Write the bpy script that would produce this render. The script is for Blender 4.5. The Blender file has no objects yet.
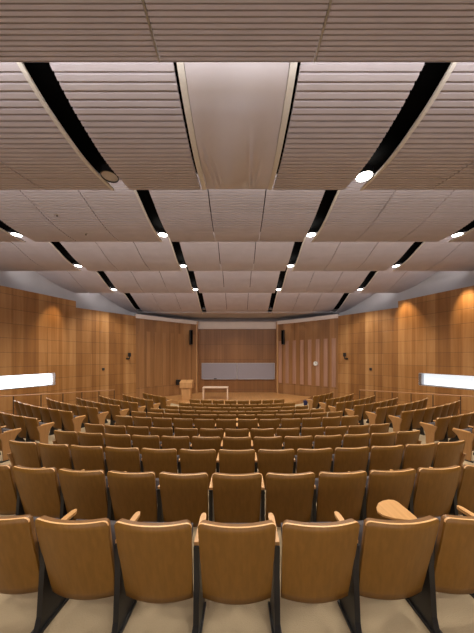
import bpy, math, random
from math import sin, cos, pi, sqrt, asin, atan2, radians
random.seed(4)
S = bpy.context.scene
COL = S.collection
E = 2.79                       # eye height above the lowest floor

# ------------------------------------------------------------------ materials
def new_mat(name):
    m = bpy.data.materials.new(name); m.use_nodes = True
    nt = m.node_tree
    return m, nt, nt.nodes['Principled BSDF']

def plain(name, col, rough=.5, metal=0, spec=.5, bump=0, bscale=40):
    m, nt, b = new_mat(name)
    b.inputs['Base Color'].default_value = (*col, 1)
    b.inputs['Roughness'].default_value = rough
    b.inputs['Metallic'].default_value = metal
    b.inputs['Specular IOR Level'].default_value = spec
    tc = nt.nodes.new('ShaderNodeTexCoord')
    n = nt.nodes.new('ShaderNodeTexNoise'); n.inputs['Scale'].default_value = bscale
    n.inputs['Detail'].default_value = 3
    nt.links.new(tc.outputs['Object'], n.inputs['Vector'])
    mx = nt.nodes.new('ShaderNodeMix'); mx.data_type = 'RGBA'
    mx.inputs['A'].default_value = (*[c*.9 for c in col], 1)
    mx.inputs['B'].default_value = (*[min(1, c*1.08) for c in col], 1)
    nt.links.new(n.outputs['Fac'], mx.inputs['Factor'])
    nt.links.new(mx.outputs['Result'], b.inputs['Base Color'])
    if bump:
        bp = nt.nodes.new('ShaderNodeBump'); bp.inputs['Strength'].default_value = bump
        bp.inputs['Distance'].default_value = .01
        nt.links.new(n.outputs['Fac'], bp.inputs['Height'])
        nt.links.new(bp.outputs['Normal'], b.inputs['Normal'])
    return m

def emis(name, col, s):
    m, nt, b = new_mat(name)
    b.inputs['Base Color'].default_value = (.8, .8, .8, 1)
    b.inputs['Emission Color'].default_value = (*col, 1)
    b.inputs['Emission Strength'].default_value = s
    return m

def wood(name, c1, c2, rough=.35, scale=(30, 30, 1.5), vary=.12, bump=.03, spec=.5):
    """veneer: fine grain running along local z, tone varies between pieces"""
    m, nt, b = new_mat(name)
    N = nt.nodes; L = nt.links
    tc = N.new('ShaderNodeTexCoord'); mp = N.new('ShaderNodeMapping')
    mp.inputs['Scale'].default_value = scale
    L.new(tc.outputs['Object'], mp.inputs['Vector'])
    n = N.new('ShaderNodeTexNoise'); n.inputs['Scale'].default_value = 1
    n.inputs['Detail'].default_value = 5; n.inputs['Distortion'].default_value = .4
    L.new(mp.outputs['Vector'], n.inputs['Vector'])
    rp = N.new('ShaderNodeValToRGB')
    rp.color_ramp.elements[0].position = .35; rp.color_ramp.elements[0].color = (*c1, 1)
    rp.color_ramp.elements[1].position = .68; rp.color_ramp.elements[1].color = (*c2, 1)
    L.new(n.outputs['Fac'], rp.inputs['Fac'])
    oi = N.new('ShaderNodeObjectInfo')
    mr = N.new('ShaderNodeMapRange'); mr.inputs['To Min'].default_value = 1-vary; mr.inputs['To Max'].default_value = 1+vary
    L.new(oi.outputs['Random'], mr.inputs['Value'])
    hs = N.new('ShaderNodeHueSaturation')
    L.new(mr.outputs['Result'], hs.inputs['Value']); L.new(rp.outputs['Color'], hs.inputs['Color'])
    L.new(hs.outputs['Color'], b.inputs['Base Color'])
    b.inputs['Roughness'].default_value = rough
    b.inputs['Specular IOR Level'].default_value = spec
    bp = N.new('ShaderNodeBump'); bp.inputs['Strength'].default_value = bump; bp.inputs['Distance'].default_value = .01
    L.new(n.outputs['Fac'], bp.inputs['Height']); L.new(bp.outputs['Normal'], b.inputs['Normal'])
    return m

def wall_wood(name, ca, cb, cc, course=.583, voff=0, strip=.16, hard=1.0, panel=1.25):
    """wall veneer on UV in metres: random-toned vertical strips, horizontal joints, fine grain"""
    m, nt, b = new_mat(name)
    N = nt.nodes; L = nt.links
    uv = N.new('ShaderNodeUVMap'); uv.uv_map = 'UVMap'
    sp = N.new('ShaderNodeSeparateXYZ'); L.new(uv.outputs['UV'], sp.inputs['Vector'])
    def M(op, a, bb=None, c=None):
        n = N.new('ShaderNodeMath'); n.operation = op
        for i, v in enumerate((a, bb, c)):
            if v is None: continue
            if isinstance(v, (int, float)): n.inputs[i].default_value = v
            else: L.new(v, n.inputs[i])
        return n.outputs[0]
    u, v = sp.outputs['X'], sp.outputs['Y']
    vc = M('DIVIDE', M('SUBTRACT', v, voff), course)
    row = M('FLOOR', vc)
    us = M('FLOOR', M('DIVIDE', u, strip))
    us2 = M('FLOOR', M('DIVIDE', u, strip*2.7))
    up = M('FLOOR', M('DIVIDE', u, panel))
    def wn(x, y):
        cx = N.new('ShaderNodeCombineXYZ'); L.new(x, cx.inputs[0])
        if y is not None: L.new(y, cx.inputs[1])
        w = N.new('ShaderNodeTexWhiteNoise'); w.noise_dimensions = '3D'
        L.new(cx.outputs[0], w.inputs['Vector']); return w.outputs['Value']
    r1 = wn(us, None); r2 = wn(us2, None); r3 = wn(up, row)
    # smooth long-grain noise
    mp = N.new('ShaderNodeMapping'); mp.inputs['Scale'].default_value = (9, .5, 1)
    L.new(uv.outputs['UV'], mp.inputs['Vector'])
    ns = N.new('ShaderNodeTexNoise'); ns.inputs['Scale'].default_value = 1; ns.inputs['Detail'].default_value = 6
    L.new(mp.outputs['Vector'], ns.inputs['Vector'])
    t = M('ADD', M('MULTIPLY', r1, .30*hard), M('MULTIPLY', r2, .28*hard))
    t = M('ADD', t, M('MULTIPLY', r3, .16))
    t = M('ADD', t, M('MULTIPLY', ns.outputs['Fac'], .5))
    rp = N.new('ShaderNodeValToRGB'); e = rp.color_ramp.elements
    e[0].position = .3; e[0].color = (*ca, 1); e[1].position = .95; e[1].color = (*cc, 1)
    k = e.new(.6); k.color = (*cb, 1)
    L.new(t, rp.inputs['Fac'])
    # joints
    fr = M('FRACT', vc); j1 = M('LESS_THAN', fr, .02/course)
    fu = M('FRACT', M('DIVIDE', u, panel)); j2 = M('LESS_THAN', fu, .008)
    j = M('MAXIMUM', j1, j2)
    dk = M('SUBTRACT', 1, M('MULTIPLY', j, .45))
    hs = N.new('ShaderNodeHueSaturation'); L.new(rp.outputs['Color'], hs.inputs['Color']); L.new(dk, hs.inputs['Value'])
    L.new(hs.outputs['Color'], b.inputs['Base Color'])
    b.inputs['Roughness'].default_value = .42
    bp = N.new('ShaderNodeBump'); bp.inputs['Strength'].default_value = .4; bp.inputs['Distance'].default_value = .01
    L.new(M('SUBTRACT', 1, j), bp.inputs['Height']); L.new(bp.outputs['Normal'], b.inputs['Normal'])
    return m

M_ = {}
M_['back'] = wood('seat_back_veneer', (.185, .084, .013), (.22, .100, .017), .40, (40, 40, 1.6), .06, 0, .35)
M_['edge'] = plain('ply_edge', (.85, .50, .22), .4)
M_['pad'] = wood('front_veneer', (.19, .09, .026), (.22, .105, .03), .45, (40, 40, 2), .06, 0)
M_['arm'] = wood('armrest_wood', (.58, .31, .11), (.68, .38, .15), .35, (40, 3, 40), .05)
M_['end'] = wood('end_panel_wood', (.31, .155, .052), (.37, .19, .07), .4, (40, 40, 3), .06)
M_['fabric'] = plain('grey_mauve_upholstery', (.09, .08, .085), .9, bump=.3, bscale=300)
M_['black'] = plain('black_metal', (.012, .012, .013), .4)
M_['blackmat'] = plain('black_matte', (.004, .004, .004), .95, spec=.05)
M_['ceil'] = plain('ceiling_paint', (.53, .485, .53), .62, bscale=3)
M_['sheet'] = plain('ceiling_sheet', (.60, .56, .61), .7, bscale=2)
M_['trimgrey'] = plain('pale_trim', (.72, .69, .66), .5)
M_['bulk'] = plain('bulkhead_paint', (.50, .49, .52), .8, bscale=2)
M_['fascia'] = plain('fascia_paint', (.66, .58, .54), .7, bscale=2)
M_['wall'] = wall_wood('wall_veneer', (.185, .076, .018), (.285, .126, .034), (.42, .22, .08), voff=.05, hard=1.35)
M_['wallb'] = wall_wood('stage_side_veneer', (.20, .088, .028), (.28, .132, .046), (.37, .19, .08), course=6, voff=.86, strip=.3)
M_['wallc'] = wall_wood('alcove_veneer', (.20, .085, .025), (.25, .11, .035), (.31, .145, .055), course=1.1, voff=.4, strip=.09, hard=.6, panel=.6)
M_['slat'] = wood('pinkish_panel', (.33, .175, .115), (.40, .225, .15), .5, (12, 12, .8), .1)
M_['carpet'] = plain('tan_carpet', (.40, .31, .19), .95, bump=.4, bscale=120)
M_['stage'] = wood('stage_floor_wood', (.40, .20, .07), (.52, .27, .10), .3, (14, .8, 1), 0)
M_['board'] = plain('grey_writing_board', (.30, .275, .31), .25)
M_['alu'] = plain('brushed_metal', (.55, .53, .5), .35, metal=.8)
M_['podium'] = wood('podium_maple', (.42, .22, .085), (.50, .27, .11), .4, (20, 20, 2), 0)
M_['table'] = plain('table_laminate', (.72, .56, .42), .4)
M_['navy'] = plain('navy_plastic', (.015, .018, .07), .4)
M_['rail'] = wood('rail_wood', (.30, .14, .05), (.38, .19, .075), .35, (3, 3, 30), 0)
M_['post'] = plain('dark_brown_metal', (.06, .03, .015), .4)
M_['white'] = plain('white_plastic', (.8, .8, .78), .4)
M_['reveal'] = plain('reveal_paint', (.62, .62, .66), .5)
M_['lens'] = emis('lit_lens', (1, .95, .88), 14)
M_['lensoff'] = plain('unlit_lens', (.5, .45, .42), .3)
M_['sky'] = emis('lit_window_pane', (.90, .95, 1), 3)
M_['sky2'] = emis('lit_window_pane_soft', (.88, .95, 1), .58)
M_['rear_fill'] = emis('rear_fill_glow', (.80, .86, 1), 2.1)  # glow of the added fill panel behind the camera

# ------------------------------------------------------------------ mesh helpers
class MB:
    def __init__(s): s.v = []; s.f = []; s.mi = []; s.uv = []; s.sm = []
    def add(s, vs, fs, mi=0, uvs=None, smooth=False):
        o = len(s.v); s.v += [tuple(p) for p in vs]
        for k, f in enumerate(fs):
            s.f.append([o+i for i in f]); s.mi.append(mi if isinstance(mi, int) else mi[k]); s.sm.append(smooth)
            s.uv.append([uvs[i] for i in f] if uvs else [(0, 0)]*len(f))
        return s
    def box(s, x0, x1, y0, y1, z0, z1, mi=0, bev=0):
        v = [(x, y, z) for z in (z0, z1) for y in (y0, y1) for x in (x0, x1)]
        return s.add(v, [(0, 2, 3, 1), (4, 5, 7, 6), (0, 1, 5, 4), (2, 6, 7, 3), (0, 4, 6, 2), (1, 3, 7, 5)], mi)
    def prism(s, pts, axis, a0, a1, mi=0, smooth=False):
        """extrude a 2D outline: axis 'z' -> (x,y), 'x' -> (y,z), 'y' -> (x,z)"""
        def P(p, a):
            return (p[0], p[1], a) if axis == 'z' else ((a, p[0], p[1]) if axis == 'x' else (p[0], a, p[1]))
        n = len(pts); v = [P(p, a0) for p in pts] + [P(p, a1) for p in pts]
        fs = [tuple(range(n))[::-1], tuple(range(n, 2*n))] + [(i, (i+1) % n, n+(i+1) % n, n+i) for i in range(n)]
        return s.add(v, fs, mi)
    def cyl(s, c, r, h, n=16, mi=0, r2=None):
        r2 = r if r2 is None else r2
        v = [(c[0]+r*cos(2*pi*i/n), c[1]+r*sin(2*pi*i/n), c[2]) for i in range(n)] + \
            [(c[0]+r2*cos(2*pi*i/n), c[1]+r2*sin(2*pi*i/n), c[2]+h) for i in range(n)]
        return s.add(v, [tuple(range(n))[::-1], tuple(range(n, 2*n))] + [(i, (i+1) % n, n+(i+1) % n, n+i) for i in range(n)], mi)
    def tube(s, pts, r, n=8, mi=0):
        for a, b in zip(pts[:-1], pts[1:]):
            dx, dy, dz = (b[i]-a[i] for i in range(3)); l = sqrt(dx*dx+dy*dy+dz*dz) or 1
            d = (dx/l, dy/l, dz/l); up = (0, 0, 1) if abs(d[2]) < .9 else (1, 0, 0)
            e1 = (d[1]*up[2]-d[2]*up[1], d[2]*up[0]-d[0]*up[2], d[0]*up[1]-d[1]*up[0])
            q = sqrt(sum(t*t for t in e1)); e1 = tuple(t/q for t in e1)
            e2 = (d[1]*e1[2]-d[2]*e1[1], d[2]*e1[0]-d[0]*e1[2], d[0]*e1[1]-d[1]*e1[0])
            v = [tuple(p[k]+r*(cos(2*pi*i/n)*e1[k]+sin(2*pi*i/n)*e2[k]) for k in range(3)) for p in (a, b) for i in range(n)]
            s.add(v, [tuple(range(n)), tuple(range(n, 2*n))[::-1]] + [(i, n+i, n+(i+1) % n, (i+1) % n) for i in range(n)], mi)
        return s
    def build(s, name, mats, parent=None, bevel=0, loc=(0, 0, 0), rot=0):
        me = bpy.data.meshes.new(name); me.from_pydata(s.v, [], s.f)
        if not isinstance(mats, (list, tuple)): mats = [mats]
        for m in mats: me.materials.append(m)
        uvl = me.uv_layers.new(name='UVMap')
        k = 0
        for p, f in zip(me.polygons, s.uv):
            p.material_index = s.mi[p.index]; p.use_smooth = s.sm[p.index]
            for q in f: uvl.data[k].uv = q; k += 1
        me.validate(); me.update()
        o = bpy.data.objects.new(name, me); COL.objects.link(o)
        if parent: o.parent = parent
        o.location = loc; o.rotation_euler = (0, 0, rot)
        if bevel:
            b = o.modifiers.new('bevel', 'BEVEL'); b.width = bevel; b.segments = 2; b.limit_method = 'ANGLE'
        return o

def empty(name, loc=(0, 0, 0), rot=0, parent=None):
    o = bpy.data.objects.new(name, None); COL.objects.link(o); o.empty_display_size = .1
    o.location = loc; o.rotation_euler = (0, 0, rot)
    if parent: o.parent = parent
    return o
def tag(o, label=None, cat=None, group=None, kind=None):
    if label: o['label'] = label
    if cat: o['category'] = cat
    if group: o['group'] = group
    if kind: o['kind'] = kind
    return o

# ------------------------------------------------------------------ geometry of the hall
ZC = 18.5                                   # centre of the seating arcs (plan y)
TOP = [1.106, 1.22, 1.322, 1.445, 1.57, 1.60, 1.70, 1.80, 1.875, 1.93, 1.94]   # back tops below the eye
NROW = 11
def RY(n): return 1.6 + .914*(n-1)
def RR(n): return ZC - RY(n)
def FZ(n):
    if n < 1: return E - TOP[0] - .85 + .105*(1-n)
    return E - TOP[n-1] - .85
# the rows flatten out towards the back of the hall: each row has its own centre of curvature
ZR = {1: 20.6, 2: 20.6, 3: 20.6, 4: 20.6, 5: 20.4, 6: 20.0, 7: 19.3, 8: 18.8, 9: 18.3, 10: 17.8, 11: 17.5}
def edge_y(n, x):
    """front edge of the terrace that carries row n"""
    zc = ZR[min(11, max(1, n))]; r = zc - RY(n) - .70; x = abs(x); xm = .9*r
    if x <= xm: return zc - sqrt(r*r-x*x)
    return zc - r*.4359 + 2.065*(x-xm)
def floor_at(x, y):
    for n in range(-5, 12):
        if y < edge_y(n, x): return FZ(n)
    return 0.0
# floor : one terrace per row
m = MB()
N_ = 48
for n in range(-5, 12):
    vs = []; fs = []; low = FZ(n+1) if n < 11 else -.02
    for i in range(N_+1):
        x = -10.4 + 20.8*i/N_
        y1 = min(18.2, edge_y(n, x)); y0 = -4.2 if n == -5 else min(18.2, edge_y(n-1, x))
        y0 = max(-4.2, y0); y1 = max(y0, y1)
        vs += [(x, y0, FZ(n)), (x, y1, FZ(n)), (x, y1, low)]
    for i in range(N_):
        b = i*3; fs += [(b, b+3, b+4, b+1), (b+1, b+4, b+5, b+2)]
    m.add(vs, fs)
vs = []; fs = []
for i in range(N_+1):
    x = -10.4 + 20.8*i/N_; vs += [(x, min(18.2, edge_y(11, x)), 0), (x, 18.21, 0)]
for i in range(N_): fs.append((2*i, 2*i+2, 2*i+3, 2*i+1))
m.add(vs, fs)
fl = m.build('floor', [M_['carpet']]); tag(fl, kind='structure')

# stage
arc = [(5.6*sin(t), ZC - 5.6*cos(t)) for t in [radians(-60 + 120*i/32) for i in range(33)]]
m = MB(); m.prism(arc + [(2.84, 17.36), (2.84, 17.68), (-2.84, 17.68), (-2.84, 17.36)], 'z', 0.0, E-2.6)
tag(m.build('stage_platform', M_['stage']), 'low curved wooden stage platform in front of the writing boards', 'stage')
bpy.data.objects['stage_platform'].location.z = .002

# walls
def wseg(m, a, b, s0, s1, z0, z1, th=.2, u0=0, mi=0):
    """piece of wall on plan line a->b from s0..s1 metres; a->b runs so that outward is away from the hall axis"""
    L = sqrt((b[0]-a[0])**2+(b[1]-a[1])**2); d = ((b[0]-a[0])/L, (b[1]-a[1])/L)
    n = (-d[1], d[0])
    mid = ((a[0]+b[0])/2, (a[1]+b[1])/2)
    # outward normal points away from (0, 8)
    if n[0]*(mid[0]-0)+n[1]*(mid[1]-8) < 0: n = (-n[0], -n[1])
    P = lambda s, o: (a[0]+d[0]*s+n[0]*o, a[1]+d[1]*s+n[1]*o)
    v = []; uv = []
    for z in (z0, z1):
        for o in (0, th):
            for s in (s0, s1):
                p = P(s, o); v.append((p[0], p[1], z)); uv.append((u0+s, z))
    m.add(v, [(0, 2, 3, 1), (4, 5, 7, 6), (0, 1, 5, 4), (2, 6, 7, 3), (0, 4, 6, 2), (1, 3, 7, 5)], mi, uv)
    return P, L, n, d
H1, H2, H3 = E+2.80, E+2.48, E+2.36
SL0, SL1 = E-1.29, E-.757                   # window slot
for sd, side in ((-1, 'left'), (1, 'right')):
    far, near = (8.08*sd, 12.04), (9.66*sd, 8.5)
    L1 = sqrt(1.58**2+3.54**2)
    k = L1/(12.04-8.5)
    m = MB(); s0 = (12.04-11.17)*k*1.0; s1 = (12.04-8.75)*k
    wseg(m, far, near, 0, L1, 0, SL0); wseg(m, far, near, 0, L1, SL1, H1)
    wseg(m, far, near, 0, s0, SL0, SL1); P, L, n, d = wseg(m, far, near, s1, L1, SL0, SL1)
    wseg(m, (9.66*sd, 8.5), (9.9*sd, 6.5), 0, sqrt(.24**2+4), 0, H1, u0=L1)
    wseg(m, (9.9*sd, 6.5), (9.9*sd, -4.0), 0, 10.5, 0, H1, u0=L1+2)
    w = m.build('wall_'+side, M_['wall']); tag(w, kind='structure')
    # deep window slot
    rot = atan2(d[1], d[0])
    wn = MB(); D = .42
    for (a0, a1, z0, z1) in ((s0, s1, SL0-.02, SL0), (s0, s1, SL1, SL1+.02), (s0-.02, s0, SL0, SL1), (s1, s1+.02, SL0, SL1)):
        wseg(wn, far, near, a0, a1, z0, z1, th=D)
    wo = wn.build('window_1' if sd < 0 else 'window_2', M_['reveal']); tag(wo, kind='structure')
    pm = MB(); a = P(0, D-.03); b_ = P(L, D-.03)
    wseg(pm, a, b_, s0, s1, SL0, SL1, th=.02); pm.build('pane', M_['sky'] if sd < 0 else M_['sky2'], wo)
    if sd < 0:
        mm = MB(); c = (12.04-9.36)*k; wseg(mm, P(0, D-.1), P(L, D-.1), c, c+.05, SL0, SL1, th=.06); mm.build('mullion', M_['reveal'], wo)
    # second segment
    m = MB(); f2, n2 = (6.12*sd, 14.55), (8.08*sd, 12.04); L2 = sqrt(1.96**2+2.51**2)
    wseg(m, f2, n2, 0, L2, 0, H2, u0=20)
    w2 = m.build('wall_%s_front' % side, M_['wall']); tag(w2, kind='structure')
    # curved third segment beside the stage
    m = MB(); pts = [(2.9, 17.4), (3.75, 16.78), (4.6, 16.02), (5.4, 15.28), (6.12, 14.55)]; u = 0
    fm = MB()
    for a, b in zip(pts[:-1], pts[1:]):
        a2, b2 = (a[0]*sd, a[1]), (b[0]*sd, b[1]); l = sqrt((a[0]-b[0])**2+(a[1]-b[1])**2)
        wseg(m, a2, b2, 0, l, 0, H3, u0=u+40)
        Pq, _, _, _ = wseg(MB(), a2, b2, 0, l, 0, 1)
        wseg(fm, Pq(0, -.06), Pq(l, -.06), -.02, l+.02, H3, H3+.24, th=.3)
        u += l
    w3 = m.build('wall_%s_stage' % side, M_['wallb']); tag(w3, kind='structure')
    ft = fm.build('trim_1' if sd < 0 else 'trim_2', M_['fascia']); tag(ft, kind='structure')
    # narrow upright panels on it
    for a, b in zip(pts[:-1], pts[1:]):
        a2, b2 = (a[0]*sd, a[1]), (b[0]*sd, b[1]); l = sqrt((a[0]-b[0])**2+(a[1]-b[1])**2)
        Pq, _, _, _ = wseg(MB(), a2, b2, 0, l, 0, 1)
        A, B = Pq(0, -.02), Pq(l, -.02)
        for j in range(2):
            sm = MB(); c = l*(.25+.5*j)
            wseg(sm, A, B, c-.12, c+.12, E-1.85, E+1.15 if sd > 0 else E+1.6, th=.02)
            sm.build('wall_panel', M_['slat'] if sd > 0 else M_['wallb'], w3)
    # alcove jamb
    j = MB(); j.box(min(2.86*sd, 2.98*sd), max(2.86*sd, 2.98*sd), 17.32, 17.72, E-2.6, H3+.2)
    tag(j.build('trim_3' if sd < 0 else 'trim_4', M_['podium']), kind='structure')

# alcove wall
m = MB(); wseg(m, (-2.9, 17.7), (2.9, 17.7), 0, 5.8, 0, E+2.06, u0=60)
tag(m.build('wall_back', M_['wallc']), kind='structure')
m = MB(); m.box(-2.95, 2.95, 17.62, 17.9, E+2.06, E+2.6)
tag(m.build('trim_5', M_['fascia']), kind='structure')
# upper bulkhead set back above the panelling
SB = [(0, 18.1), (3.2, 18.1), (5.2, 17.2), (6.9, 15.6), (7.6, 14.2), (8.75, 12.1), (10.0, 9.3), (10.3, 7.5), (10.3, -4.2)]
for sd, side in ((-1, 'left'), (1, 'right')):
    m = MB()
    for a, b in zip(SB[:-1], SB[1:]):
        l = sqrt((a[0]-b[0])**2+(a[1]-b[1])**2)
        wseg(m, (a[0]*sd, a[1]), (b[0]*sd, b[1]), -.02, l+.02, E+1.9, E+4.9, th=.2)
    tag(m.build('wall_%s_upper' % side, M_['bulk']), kind='structure')
m = MB(); wseg(m, (-10.4, -4.1), (10.4, -4.1), 0, 20.8, 0, E+4.9)
tag(m.build('wall_rear', M_['wall']), kind='structure')

def bound(y):
    q = SB[::-1]
    for a, b in zip(q[:-1], q[1:]):
        if a[1] <= y <= b[1]:
            return a[0] + (b[0]-a[0])*(y-a[1])/(b[1]-a[1]) - .04
    return 10.2 if y < 0 else 0
# ------------------------------------------------------------------ ceiling
TIERS = {
 'R2': [(-4.0, 3.5), (-3.6, 3.3), (-3.0, 3.05), (-2.3, 2.9), (-1.5, 2.95)],
 'A': [(-1.45, 3.35), (-.8, 3.1), (0, 2.92), (1.2, 2.78), (2.28, 2.80)],
 'B': [(2.31, 3.32), (2.48, 3.10), (2.9, 2.98), (3.6, 2.94), (4.41, 3.07)],
 'C': [(4.48, 4.02), (5.0, 3.84), (5.4, 3.71), (6.2, 3.52), (6.8, 3.47), (7.27, 3.49)],
 'D': [(7.35, 4.18), (8.3, 3.92), (9.1, 3.64), (9.88, 3.54)],
 'E': [(9.95, 4.15), (11.05, 3.88), (11.9, 3.52), (12.56, 3.35)],
 'F': [(12.65, 4.0), (13.7, 3.60), (15.0, 3.08), (15.97, 2.86)],
}
def smooth(pts, step):
    """Catmull-Rom through (y, z), sampled about every step"""
    out = []
    for i in range(len(pts)-1):
        p1, p2 = pts[i], pts[i+1]
        p0 = pts[i-1] if i else (2*p1[0]-p2[0], 2*p1[1]-p2[1])
        p3 = pts[i+2] if i+2 < len(pts) else (2*p2[0]-p1[0], 2*p2[1]-p1[1])
        n = max(2, int((p2[0]-p1[0])/step))
        for k in range(n):
            t = k/n
            f = lambda a, b, c, d: .5*((2*b)+(-a+c)*t+(2*a-5*b+4*c-d)*t*t+(-a+3*b-3*c+d)*t**3)
            out.append((p1[0]+(p2[0]-p1[0])*t, f(p0[1], p1[1], p2[1], p3[1])))
    out.append(pts[-1]); return out
def interp(prof, y):
    for a, b in zip(prof[:-1], prof[1:]):
        if a[0] <= y <= b[0]: return a[1]+(b[1]-a[1])*(y-a[0])/(b[0]-a[0])
    return prof[-1][1]
def ribbed(prof, pitch=.072, depth=.014):
    y0, y1 = prof[0][0], prof[-1][0]; n = int((y1-y0)/pitch); pitch = (y1-y0)/n; o = []
    for i in range(n):
        a = y0+i*pitch
        for t, dz in ((0, 0), (.60, -.004), (.70, depth), (.92, depth)):
            y = a+t*pitch; o.append((y, interp(prof, y)+dz))
    o.append((y1, interp(prof, y1))); return o
ceil = empty('ceiling'); tag(ceil, kind='structure')
def panel(prof, x0, x1, name, mat, th=.04, up=0.0, clip=True):
    """slab that follows the profile from x0 to x1 (x0 nearer the axis in |x|)"""
    sgn = 1 if (x0+x1) >= 0 else -1
    rows = []
    for y, z in prof:
        bx = bound(y) if clip else 99
        if abs(x0+x1) < 1e-6: a, b = x0, x1
        else:
            lo, hi = sorted((abs(x0), abs(x1)))
            if x0*x1 < 0: a, b = max(x0, -bx), min(x1, bx)
            else:
                if bx <= lo+.02: continue
                hi = min(hi, bx); a, b = (lo, hi) if sgn > 0 else (-hi, -lo)
        if b-a < .01: continue
        rows.append((a, b, y, E+z+up))
    if len(rows) < 2: return None
    m = MB(); vs = []; fs = []
    for a, b, y, z in rows:
        vs += [(a, y, z), (b, y, z), (b, y, z+th), (a, y, z+th)]
    for i in range(len(rows)-1):
        q = i*4
        for e in range(4):
            f = (e+1) % 4; fs.append((q+e, q+f, q+4+f, q+4+e))
    fs.append((3, 2, 1, 0)); q = (len(rows)-1)*4; fs.append((q, q+1, q+2, q+3))
    m.add(vs, fs); return m.build(name, mat, ceil)
J = .012
strips = [(.65, 1.985), (2.3, 3.55), (3.55, 4.85), (4.85, 6.1), (6.45, 7.75), (7.75, 10.3)]
for key, pts in TIERS.items():
    base = smooth(pts, .06)
    prof = ribbed(base, .038, .012) if key == 'A' else ribbed(base, .072, .022) if key in ('B', 'C', 'R2') else (ribbed(base, .072, .006) if key in 'DE' else base)
    panel(base, -10.3, 10.3, 'ceiling_backing', M_['blackmat'], th=.03, up=.30)
    if key == 'B':
        # smooth sheet with side strips
        n, mcol = 60, 110; vs = []; fs = []
        for i in range(n+1):
            y = base[0][0]+(base[-1][0]-base[0][0])*i/n; z = interp(base, y)
            for jx in range(mcol+1):
                x = -.555+1.11*jx/mcol; t = i/n
                wr = .010*sin(x*9+t*3.1)*t + .018*math.exp(-((x-.13-.10*t)/.035)**2)*max(0, t-.35) \
                   + .022*math.exp(-((x+.47-.22*(t-.6))/.03)**2)*max(0, t-.45) + .016*math.exp(-((x+.33-.25*(t-.7))/.03)**2)*max(0, t-.55) \
                   + .012*math.exp(-((x-.42+.1*t)/.03)**2)*max(0, t-.5)
                sag = -.03*sin(pi*t)*(1-(x/.56)**2)
                vs.append((x, y, E+z+.012+sag-wr*7*min(1, (1-t)*7)))
        for i in range(n):
            for jx in range(mcol):
                q = i*(mcol+1)+jx; fs.append((q, q+1, q+mcol+2, q+mcol+1))
        m = MB(); m.add(vs, fs, smooth=True); sh = m.build('ceiling_sheet', M_['sheet'], ceil)
        for sx in (-1, 1): panel(base, sx*.56, sx*.635, 'sheet_border', M_['trimgrey'], th=.05)
    elif key in ('A', 'R2'):
        panel(prof, -.735+J, .735-J, 'ceiling_panel', M_['ceil'])
    else:
        panel(prof, -.65+J, .65-J, 'ceiling_panel', M_['ceil'])
    for sx in (-1, 1):
        for (a, b) in strips:
            if key in ('A', 'R2'):
                if a == .65: a, b = .735, 2.3
                if key == 'A' and a == 4.85: b = 6.45
            if key == 'B' and a == .65: a = .66
            panel(prof, sx*(a+J), sx*(b-J), 'ceiling_panel', M_['ceil'])
        for xg in ((2.3, 6.45) if key != 'A' else ()):
            panel(base, sx*(xg-.045), sx*(xg+.005), 'slot_trim', M_['trimgrey'], th=.03, up=-.012)
        if key in ('A',):
            panel(base, sx*.728, sx*.742, 'seam_rod', M_['alu'], th=.02, up=-.005)
sf = [(x_*1.0, y_) for x_, y_ in ((6.75, 15.6), (6.6, 16.0), (5.1, 17.15), (3.15, 18.0), (-3.15, 18.0), (-5.1, 17.15), (-6.6, 16.0), (-6.75, 15.6))]
m = MB(); m.prism(sf, 'z', E+2.90, E+2.94); m.build('soffit', M_['bulk'], ceil)
# framed glowing panel added on the rear wall, unseen cool fill for ceiling and chair backs
wo = MB(); wo.box(-6.1, 6.1, -4.1, -3.98, E-.35, E-.25); wo.box(-6.1, 6.1, -4.1, -3.98, E+.9, E+1.0); wo.box(-6.1, -6, -4.1, -3.98, E-.25, E+.9); wo.box(6, 6.1, -4.1, -3.98, E-.25, E+.9)
wo = wo.build('rear_fill_frame', M_['reveal']); tag(wo, kind='structure')
m = MB(); m.box(-6, 6, -4.08, -4.02, E-.25, E+.9); m.build('pane', M_['rear_fill'], wo)  # added fill surface, not a real window pane
m = MB(); m.box(-10.5, 10.5, -4.3, 18.3, E+4.9, E+5.05); m.build('roof_slab', M_['blackmat'], ceil)

# ------------------------------------------------------------------ downlights
def light_obj(kind, name, loc, energy, color, **kw):
    l = bpy.data.lights.new(name, kind); l.energy = energy; l.color = color
    for k, v in kw.items(): setattr(l, k, v)
    o = bpy.data.objects.new(name, l); COL.objects.link(o); o.location = loc; return o
WARM = (1, .91, .80); NEUT = (1, .95, .90)
SPOT = 190
def where(k): return ['nearest the camera', 'in the second ceiling tier', 'in the third ceiling tier', 'in the fourth ceiling tier', 'in the last ceiling tier by the stage'][k]
dl0 = None
def downlight(x, y, h, label, on=True, spread=150):
    t = empty('ceiling_light', (x, y, E+h)); tag(t, label, 'ceiling light', 'round downlights in the black ceiling slots')
    a = MB(); n = 24
    vs = []; fs = []
    for r, z in ((.125, 0), (.138, 0), (.14, .10), (.125, .10)):
        vs += [(r*cos(2*pi*i/n), r*sin(2*pi*i/n), z) for i in range(n)]
    for q in range(4):
        w = (q+1) % 4
        for i in range(n): fs.append((q*n+i, q*n+(i+1) % n, w*n+(i+1) % n, w*n+i))
    a.add(vs, fs); a.build('housing', M_['black'], t)
    b = MB(); b.cyl((0, 0, .012), .124, .01, n); b.build('lens', M_['lens'] if on else M_['lensoff'], t)
    bk = MB(); bk.tube([(0, 0, .1), (0, 0, .27)], .015); bk.build('stem', M_['black'], t)
    if on:
        s = light_obj('SPOT', 'downlight_beam', (x, y, E+h-.02), SPOT*(1.0 if y < 5 else 1.7), WARM, spot_size=radians(spread), spot_blend=.6, shadow_soft_size=.12)
    return t
ys = [('B', 3.98), ('C', 6.82), ('D', 9.45), ('E', 12.2), ('F', 15.2)]
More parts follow.
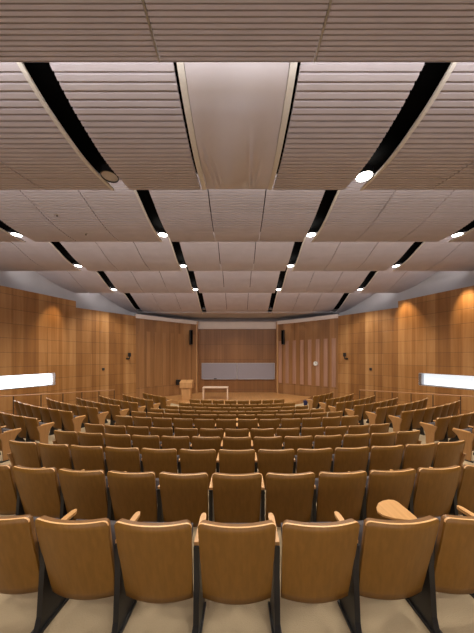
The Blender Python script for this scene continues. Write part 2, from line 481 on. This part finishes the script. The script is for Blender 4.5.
for i, (k, y) in enumerate(ys):
    for sx, nm in ((-1, 'left'), (1, 'right')):
        h = interp(smooth(TIERS[k], .06), y)
        lit = not (i == 0 and sx < 0) and k != 'F'
        downlight(sx*2.11, y, h-.005, ('lit' if lit else 'unlit') + ' round downlight in the %s middle slot %s' % (nm, where(i)), lit)
        if k in 'CDE':
            downlight(sx*6.26, y, h-.005, 'lit round downlight in the outer %s slot %s' % (nm, where(i)), True, 115)
for x, y, e in ((-2.1, 1.5, 150), (2.1, 1.5, 150), (-6.2, 4.0, 150), (6.2, 4.0, 150), (-2.1, -2.0, 200), (2.1, -2.0, 200), (-6.2, 1.2, 150), (6.2, 1.2, 150)):
    light_obj('SPOT', 'downlight_beam', (x, y, E+2.72), e, WARM, spot_size=radians(130), spot_blend=.6, shadow_soft_size=.15)
# cove strips behind each lip wash the start of the next tier
for (y, h, e) in ((2.26, 2.93, 32), (4.40, 3.22, 40), (7.24, 3.62, 48), (9.85, 3.66, 50), (12.54, 3.46, 52)):
    hw = min(9.5, bound(y)-.3)
    o = light_obj('AREA', 'cove_strip', (0, y, E+h), e, NEUT, shape='RECTANGLE', size=2*hw, size_y=.06)
    o.rotation_euler = (radians(90+35), 0, 0)
# wall washers above the panelling
for x, y, z, e, sz in ((-7.75, 11.0, 3.3, 190, 40), (7.6, 11.6, 3.3, 210, 54), (8.6, 9.45, 3.3, 270, 50), (-9.0, 8.3, 3.3, 90, 60)):
    o = light_obj('SPOT', 'wall_washer', (x, y, E+z), e, (1, .72, .40), spot_size=radians(sz), spot_blend=.9, shadow_soft_size=.05)
    o.rotation_euler = (0, radians(-21 if x > 0 else 21), 0)
pts = [(3.45, 16.75), (4.25, 16.1), (5.0, 15.4), (5.75, 14.6)]
for sx in (-1, 1):
    for px, py in pts:
        light_obj('SPOT', 'wall_washer', (sx*(px-.12), py-.12, E+2.62), 9, WARM, spot_size=radians(85), spot_blend=.8, shadow_soft_size=.04)
light_obj('SPOT', 'stage_washer', (0, 16.0, E+2.7), 60, WARM, spot_size=radians(120), spot_blend=.7, shadow_soft_size=.2)

# ------------------------------------------------------------------ auditorium chairs
def chair_parts():
    P = {}
    NU, NV = 20, 10
    def outline(u, v, w0=.245, w1=.2615, inset=0):
        w = w0+(w1-w0)*v-inset; x = u*w
        r = .035; zt = .85-inset*.4
        d = abs(x)-(w-r)
        if d > 0 and v > .5: zt -= r-sqrt(max(0, r*r-d*d))
        z = .22+inset + v*(zt-.22-inset)
        y = .13*(1-v)**1.1 - .05*(1-u*u)
        return x, y, z
    us = [-1+2*i/NU for i in range(NU+1)]
    us = [sin(pi/2*u) for u in us]
    def shell(off0, off1, inset, mi_face, mi_edge):
        m = MB(); vs = []
        for off, ins in ((off0, 0), (off1, inset)):
            for j in range(NV+1):
                for u in us:
                    x, y, z = outline(u, j/NV, inset=ins); vs.append((x, y+off, z))
        n = (NU+1)*(NV+1); fs = []; mi = []
        for j in range(NV):
            for i in range(NU):
                q = j*(NU+1)+i
                fs.append((q, q+1, q+NU+2, q+NU+1)); mi.append(mi_face)
                fs.append((n+q, n+q+NU+1, n+q+NU+2, n+q+1)); mi.append(mi_face)
        W = NU+1
        edge = [i for i in range(W)] + [j*W+NU for j in range(1, NV+1)] + [NV*W+i for i in range(NU-1, -1, -1)] + [j*W for j in range(NV-1, 0, -1)]
        for k in range(len(edge)):
            a, b = edge[k], edge[(k+1) % len(edge)]
            fs.append((a, a+n, b+n, b)); mi.append(mi_edge if a >= NV*W and b >= NV*W else mi_face)
        m.add(vs, fs, mi, smooth=False)
        for k in range(len(m.sm)): m.sm[k] = m.mi[k] == mi_face and k < 2*NU*NV
        return m
    P['backrest'] = (shell(0, .013, 0, 0, 1), [M_['back'], M_['edge']])
    P['backrest_pad'] = (shell(.014, .048, .012, 0, 0), [M_['pad']])
    # seat, tipped up
    m = MB(); th = radians(62); cy, cz = .235, .452; pts = []
    prof = [(-.19, -.012), (-.19, .02), (-.15, .035), (.10, .035), (.17, .028), (.195, .005), (.18, -.014)]
    for px, pz in prof:
        pts.append((cy + px*cos(th) - pz*sin(th)*1.0, cz + px*sin(th) + pz*cos(th)))
    m.prism(pts, 'x', -.205, .205); P['seat'] = (m, [M_['fabric']])
    m = MB(); pts = []
    for px, pz in [(-.185, -.03), (-.185, -.013), (.175, -.015), (.165, -.03)]:
        pts.append((cy + px*cos(th) - pz*sin(th), cz + px*sin(th) + pz*cos(th)))
    m.prism(pts, 'x', -.20, .20); P['seat_shell'] = (m, [M_['back']])
    # armrest
    m = MB(); o = [(-.02, .09), (.02, .09), (.024, .36), (.019, .395), (.008, .41), (-.008, .41), (-.019, .395), (-.024, .36)]
    m.prism(o, 'z', .628, .652); P['armrest'] = (m, [M_['arm']])
    m = MB(); m.prism([(.035, .02), (.30, .02), (.30, .05), (.26, .10), (.24, .45), (.33, .58), (.36, .627), (.075, .627), (.085, .45), (.06, .10)], 'x', -.02, .02)
    P['support'] = (m, [M_['black']])
    m = MB(); m.box(-.035, .035, .03, .30, 0, .02); P['foot_plate'] = (m, [M_['black']])
    # end panel on aisle seats
    m = MB(); m.prism([(.08, 0), (.26, 0), (.26, .30), (.28, .42), (.33, .52), (.42, .60), (.42, .627), (.0, .627), (.02, .56), (.06, .45)], 'x', -.016, .016)
    P['end_panel'] = (m, [M_['end']])
    # writing tablets
    m = MB(); m.box(-.012, .012, .25, .40, .653, .6745, 1); o = [(.02, .24), (.0, .215), (-.03, .21), (-.10, .225), (-.175, .25), (-.225, .285), (-.24, .33), (-.213, .385), (-.16, .44), (-.10, .47), (-.04, .482), (.005, .475), (.02, .44), (.022, .34)]
    m.prism(o, 'z', .675, .690); P['writing_tablet'] = (m, [M_['arm'], M_['black']])
    return P
parts = chair_parts(); proto = {}
for k, (mb, mats) in parts.items():
    o = mb.build(k, mats); proto[k] = o.data; bpy.data.objects.remove(o)
ORD = ['zeroth', 'first', 'second', 'third', 'fourth', 'fifth', 'sixth', 'seventh', 'eighth', 'ninth', 'tenth', 'eleventh', 'twelfth', 'thirteenth']
PARTS = ['backrest', 'backrest_pad', 'seat', 'seat_shell']
chair0 = None
def child(kind, root, x=0):
    o = bpy.data.objects.new(kind, proto[kind]); COL.objects.link(o); o.parent = root; o.location = (x, 0, 0); return o
def place_chair(n, s, label, group, left_end=False, right_end=False, tablet=False):
    """s = arc length from the axis along the row"""
    R = ZR[n]-RY(n); t = s/R
    x, y = R*sin(t), ZR[n]-R*cos(t)
    root = empty('auditorium_chair', (x, y, FZ(n)+.001), t)
    tag(root, label, 'chair', group)
    for k in PARTS: child(k, root)
    child('armrest', root, .28); child('foot_plate', root, .28)
    child('end_panel' if right_end else 'support', root, .28)
    if left_end:
        child('armrest', root, -.28); child('foot_plate', root, -.28); child('end_panel', root, -.28)
    if tablet: child('writing_tablet', root, .28)
    return root
ROWN = {1: 'nearest row to camera', 11: 'middle row closest to stage'}
CNT = {1: 9, 2: 11, 3: 13, 4: 13, 5: 13, 6: 12, 7: 12, 8: 11, 9: 10, 10: 9, 11: 8}
PW = .566
for n in range(1, 12):
    c = CNT[n]; rw = 'nearest row' if n == 1 else '%s row from camera' % ORD[n]
    for i in range(c):
        s = (i-(c-1)/2)*PW; k = i-(c-1)//2
        if n <= 2:
            if n == 1 and abs(k) > 3: continue
            w = 'directly ahead of camera' if k == 0 else '%s %s of centre' % (ORD[abs(k)], 'left' if k < 0 else 'right')
            lab = 'brown veneer-backed tip-up chair, %s, in the %s' % (w, rw)
        else:
            half = 'left' if i < c/2 else 'right'; d = i+1 if half == 'left' else c-i
            w = 'at the %s aisle' % half if d == 1 else '%s from %s aisle' % (ORD[d], half)
            lab = 'brown veneer-backed chair, %s, middle block, %s' % (w, rw)
        tb = n == 1 and k == 2
        if tb: lab = 'brown tip-up chair with its wooden writing tablet folded out, in the %s' % rw
        place_chair(n, s, lab, 'tip-up chairs of the middle block', n > 1 and i == 0, n > 1 and i == c-1, tb)
SIDE = {4: 5, 5: 6, 6: 7, 7: 7, 8: 6, 9: 6, 10: 5, 11: 4}
for n, c in SIDE.items():
    s0 = CNT[n]*PW/2 + (1.55 if n <= 6 else 1.38) + PW/2
    for sd, side in ((-1, 'left'), (1, 'right')):
        for i in range(c):
            w = 'at the inner aisle' if i == 0 else '%s from inner aisle' % ORD[i+1]
            lab = 'veneer-backed chair turned to the stage, %s, %s side block, %s row' % (w, side, ORD[n])
            le = (sd < 0 and i == c-1) or (sd > 0 and i == 0)
            re = (sd > 0 and i == c-1) or (sd < 0 and i == 0)
            place_chair(n, sd*(s0+i*PW+(.36 if sd > 0 and n >= 10 else 0)), lab, 'tip-up chairs of the %s side block' % side, le, re)

# ------------------------------------------------------------------ stage furniture
SZ = E-2.6+.003
# lectern
x0 = -3.04; y0 = 14.5
L = empty('lectern', (x0, y0, SZ)); tag(L, 'pale wooden lectern standing at the left of the stage', 'lectern')
m = MB(); m.prism([(-.26, 0), (.26, 0), (.28, .74), (-.28, .74)], 'y', -.22, .22); m.build('body', M_['podium'], L, bevel=.01)
m = MB(); m.prism([(-.27, .741), (.27, .741), (.27, 1.20), (.0, 1.17), (-.27, 1.08)], 'x', -.37, .37); m.build('top', M_['podium'], L, bevel=.01)
m = MB(); m.tube([(.02, -.1, 1.14), (.03, 0, 1.24), (.02, .06, 1.27)], .008); m.build('microphone', M_['black'], L)
m = MB(); m.box(-.29, .29, -.25, .25, 0, .05)
# table
T = empty('presentation_table', (-1.32, 14.85, SZ)); tag(T, 'long narrow pale table standing on the stage before the left board', 'table')
m = MB(); m.box(-.78, .78, -.3, .3, .70, .75); m.build('tabletop', M_['table'], T, bevel=.008)
for sx in (-1, 1):
    for sy in (-1, 1):
        m = MB(); m.box(sx*.735-.03, sx*.735+.03, sy*.25-.03, sy*.25+.03, 0, .70); m.build('leg', M_['table'], T)
    m = MB(); m.box(sx*.735-.02, sx*.735+.02, -.22, .22, .63, .699); m.build('apron', M_['table'], T)
# writing boards
for a, b, nm in ((-2.60, -.0, 'left'), (.012, 2.78, 'right')):
    t = empty('whiteboard', ((a+b)/2, 17.66, E-1.63))
    tag(t, 'wide grey writing board on the back wall, %s half of the pair' % nm, 'whiteboard')
    w = (b-a)/2
    m = MB(); m.box(-w+.02, w-.02, -.012, .008, .02, 1.17); m.build('writing_surface', M_['board'], t)
    m = MB()
    for q in ((-w, w, 0, .02), (-w, w, 1.17, 1.19), (-w, -w+.02, .02, 1.17), (w-.02, w, .02, 1.17)):
        m.box(q[0], q[1], -.02, .02, q[2], q[3])
    m.build('frame', M_['alu'], t)
    m = MB(); m.box(-w+.1, w-.1, -.09, -.021, -.01, .01); m.build('pen_tray', M_['alu'], t)
m = MB(); m.box(-.10, .10, -.025, .025, 0, .06)
o = m.build('board_eraser', M_['black'], loc=(-1.6, 17.605, E-1.62+.001), bevel=.006); tag(o, 'small dark eraser on the ledge of the left writing board', 'eraser')

# loudspeakers beside the alcove, clock, brackets
def on_wall(sd, t, off):
    pts = [(2.9, 17.4), (3.75, 16.78), (4.6, 16.02), (5.4, 15.28), (6.12, 14.55)]
    q = t*(len(pts)-1); i = min(int(q), len(pts)-2); f = q-i; a, b = pts[i], pts[i+1]
    x = a[0]+(b[0]-a[0])*f; y = a[1]+(b[1]-a[1])*f
    l = sqrt((b[0]-a[0])**2+(b[1]-a[1])**2); nx, ny = (b[1]-a[1])/l, -(b[0]-a[0])/l
    rot = atan2((b[0]-a[0]), -(b[1]-a[1]))  # angle of outward normal
    x += nx*off; y += ny*off
    ang = atan2(nx, -ny)
    return sd*x, y, ang*sd
for sd, side in ((-1, 'left'), (1, 'right')):
    x, y, a = on_wall(sd, .13, .15)
    t = empty('column_loudspeaker', (x, y, E+.88), -a if False else a); tag(t, 'slim black column loudspeaker high on the wood %s of the stage opening' % side, 'loudspeaker')
    m = MB(); m.box(-.095, .095, -.10, .08, 0, 1.02); m.build('cabinet', M_['black'], t, bevel=.01)
    m = MB(); m.box(-.08, .08, -.112, -.101, .03, .99); m.build('grille', M_['blackmat'], t)
    m = MB(); m.box(-.05, .05, .081, .14, .35, .65); m.build('bracket', M_['black'], t)
x, y, a = on_wall(1, .66, .045)
t = empty('wall_clock', (x, y, E-.42), a); tag(t, 'small round white clock on the striped wood right of the stage', 'clock')
def disc(r0, r1, ya, yb, n=24):
    m = MB(); vs = []
    for yy in (ya, yb):
        for r in (r0, r1): vs += [(r*cos(2*pi*i/n), yy, r*sin(2*pi*i/n)) for i in range(n)]
    fs = []
    for i in range(n):
        k = (i+1) % n
        fs += [(i, k, n+k, n+i), (2*n+i, 3*n+i, 3*n+k, 2*n+k), (n+i, n+k, 3*n+k, 3*n+i), (i, 2*n+i, 2*n+k, k)]
    m.add(vs, fs); return m
disc(.125, .15, -.03, .03).build('rim', M_['alu'], t)
disc(.001, .125, -.015, .0).build('dial', M_['white'], t)
m = MB(); m.box(-.006, .006, -.022, -.016, 0, .09); m.build('minute_hand', M_['black'], t)
m = MB(); m.box(0, .06, -.022, -.016, -.007, .007); m.build('hour_hand', M_['black'], t)
# low loudspeaker left of the lectern
x, y, a = on_wall(-1, .36, .20)
t = empty('monitor_loudspeaker', (x, y, E-1.90), a); tag(t, 'small black loudspeaker on the wall beside the lectern', 'loudspeaker')
m = MB(); m.prism([(-.13, 0), (.13, .03), (.13, .36), (-.13, .37)], 'y', -.11, .10); m.build('cabinet', M_['black'], t, bevel=.01)
m = MB(); m.box(-.03, .03, .101, .19, .12, .24); m.build('bracket', M_['black'], t)
# wall-mounted cameras / spots on bent brackets on the forward side walls
for sd, side in ((-1, 'left'), (1, 'right')):
    for kind in ('camera', 'box'):
        ix = (109.5 if kind == 'camera' else 133.8)
        # intersection of the view line with wall line (6.12,14.55)->(8.08,12.04)
        r = ix/240.; tt = (r*14.55-6.12)/(1.96+2.51*r); px, py = 6.12+1.96*tt, 14.55-2.51*tt
        nx, ny = -.788, -.615
        ang = atan2(nx, -ny)
        if kind == 'camera':
            t = empty('wall_spotlight', (sd*px, py, E+.02), ang*sd*-1*-1)
            tag(t, 'small black lamp on a bent bracket on the %s panelled wall' % side, 'spotlight')
            m = MB(); m.cyl((0, -.22, .0), .085, .22, 12); m.build('head', M_['black'], t)
            m = MB(); m.tube([(0, -.01, -.12), (0, -.22, -.12), (0, -.22, .0)], .025); m.build('bracket', M_['black'], t)
            m = MB(); m.box(-.09, .09, -.024, -.001, -.17, -.07); m.build('mounting_plate', M_['black'], t)
        else:
            m = MB(); m.box(-.06, .06, -.045, -.003, -.07, .07)
            o = m.build('control_box', M_['black'], loc=(sd*px, py, E-.66), rot=ang*sd, bevel=.008); tag(o, 'tiny dark control box low on the %s panelled wall' % side, 'control box')
# bin beside the stage
B = empty('waste_bin', (3.74, 13.1, .002)); tag(B, 'small dark navy bin on the floor right of the stage', 'bin')
m = MB(); m.cyl((0, 0, 0), .09, .30, 16, r2=.11); m.build('body', M_['navy'], B)
m = MB(); m.cyl((0, 0, .301), .125, .12, 16, r2=.12); m.build('lid', M_['navy'], B)

# handrails along the side walls
for sd, side in ((-1, 'left'), (1, 'right')):
    H = empty('handrail', (0, 0, 0)); tag(H, 'wooden handrail on dark posts along the %s wall' % side, 'handrail')
    path = [(6.75, 13.2), (7.72, 11.95), (8.45, 10.35), (9.2, 8.6), (9.4, 6.5)]
    pts = []
    for a, b in zip(path[:-1], path[1:]):
        for q in range(2 if b[1] > 6.6 else 3): pts.append((a[0]+(b[0]-a[0])*q/2, a[1]+(b[1]-a[1])*q/2))
    P3 = []
    for (x, y) in pts:
        zz_ = 19.3; R = sqrt(x*x+(y-zz_)**2) - .8; fz = floor_at(x*sd, y); nn = (ZC-R-1.6)/.914+1; sm_ = max(0, min(E, FZ(1) + (-.0841)*(nn-1)))
        P3.append((sd*x, y, fz, fz+.94))
    zs = [p[3] for p in P3]; zs = [sum(zs[max(0, i-1):i+2])/len(zs[max(0, i-1):i+2]) for i in range(len(zs))]
    m = MB(); m.tube([(p[0], p[1], z) for p, z in zip(P3, zs)], .026); m.build('rail', M_['rail'], H)
    for p, z in zip(P3, zs):
        q = MB(); q.tube([(p[0], p[1], p[2]+.001), (p[0], p[1], z-.02)], .02); q.build('post', M_['post'], H)

# sprinkler heads
for (x, y, k, lab) in ((-4.5, 6.0, 'C', 'tiny ceiling sprinkler head, left part of the third tier, nearer one'), (-4.25, 6.75, 'C', 'tiny ceiling sprinkler head, left part of the third tier, farther one'), (0, 15.4, 'F', 'tiny dark ceiling fitting above the middle of the stage front')):
    z = E+interp(smooth(TIERS[k], .06), y)
    t = empty('sprinkler_head', (x, y, z)); tag(t, lab, 'sprinkler')
    m = MB(); m.cyl((0, 0, -.012), .04, .011, 12); m.build('plate', M_['alu'], t)
    m = MB(); m.cyl((0, 0, -.05), .012, .037, 8); m.build('nozzle', M_['black'], t)

# ------------------------------------------------------------------ world, camera
w = bpy.data.worlds.new('world'); S.world = w; w.use_nodes = True
w.node_tree.nodes['Background'].inputs[0].default_value = (.5, .5, .55, 1)
w.node_tree.nodes['Background'].inputs[1].default_value = .05
cd = bpy.data.cameras.new('camera'); co = bpy.data.objects.new('camera', cd); COL.objects.link(co)
cd.sensor_fit = 'HORIZONTAL'; cd.sensor_width = 36; cd.lens = 240/474*36
cd.shift_y = 40.5/474; cd.clip_start = .05
co.location = (0, 0, E); co.rotation_euler = (radians(90), 0, 0)
S.camera = co
S.view_settings.view_transform = 'Standard'; S.view_settings.look = 'None'
S.view_settings.gamma = 1; S.view_settings.use_curve_mapping = False
S.view_settings.exposure = 0.55
S.cycles.max_bounces = 8; S.cycles.diffuse_bounces = 5
S.cycles.sample_clamp_indirect = 6
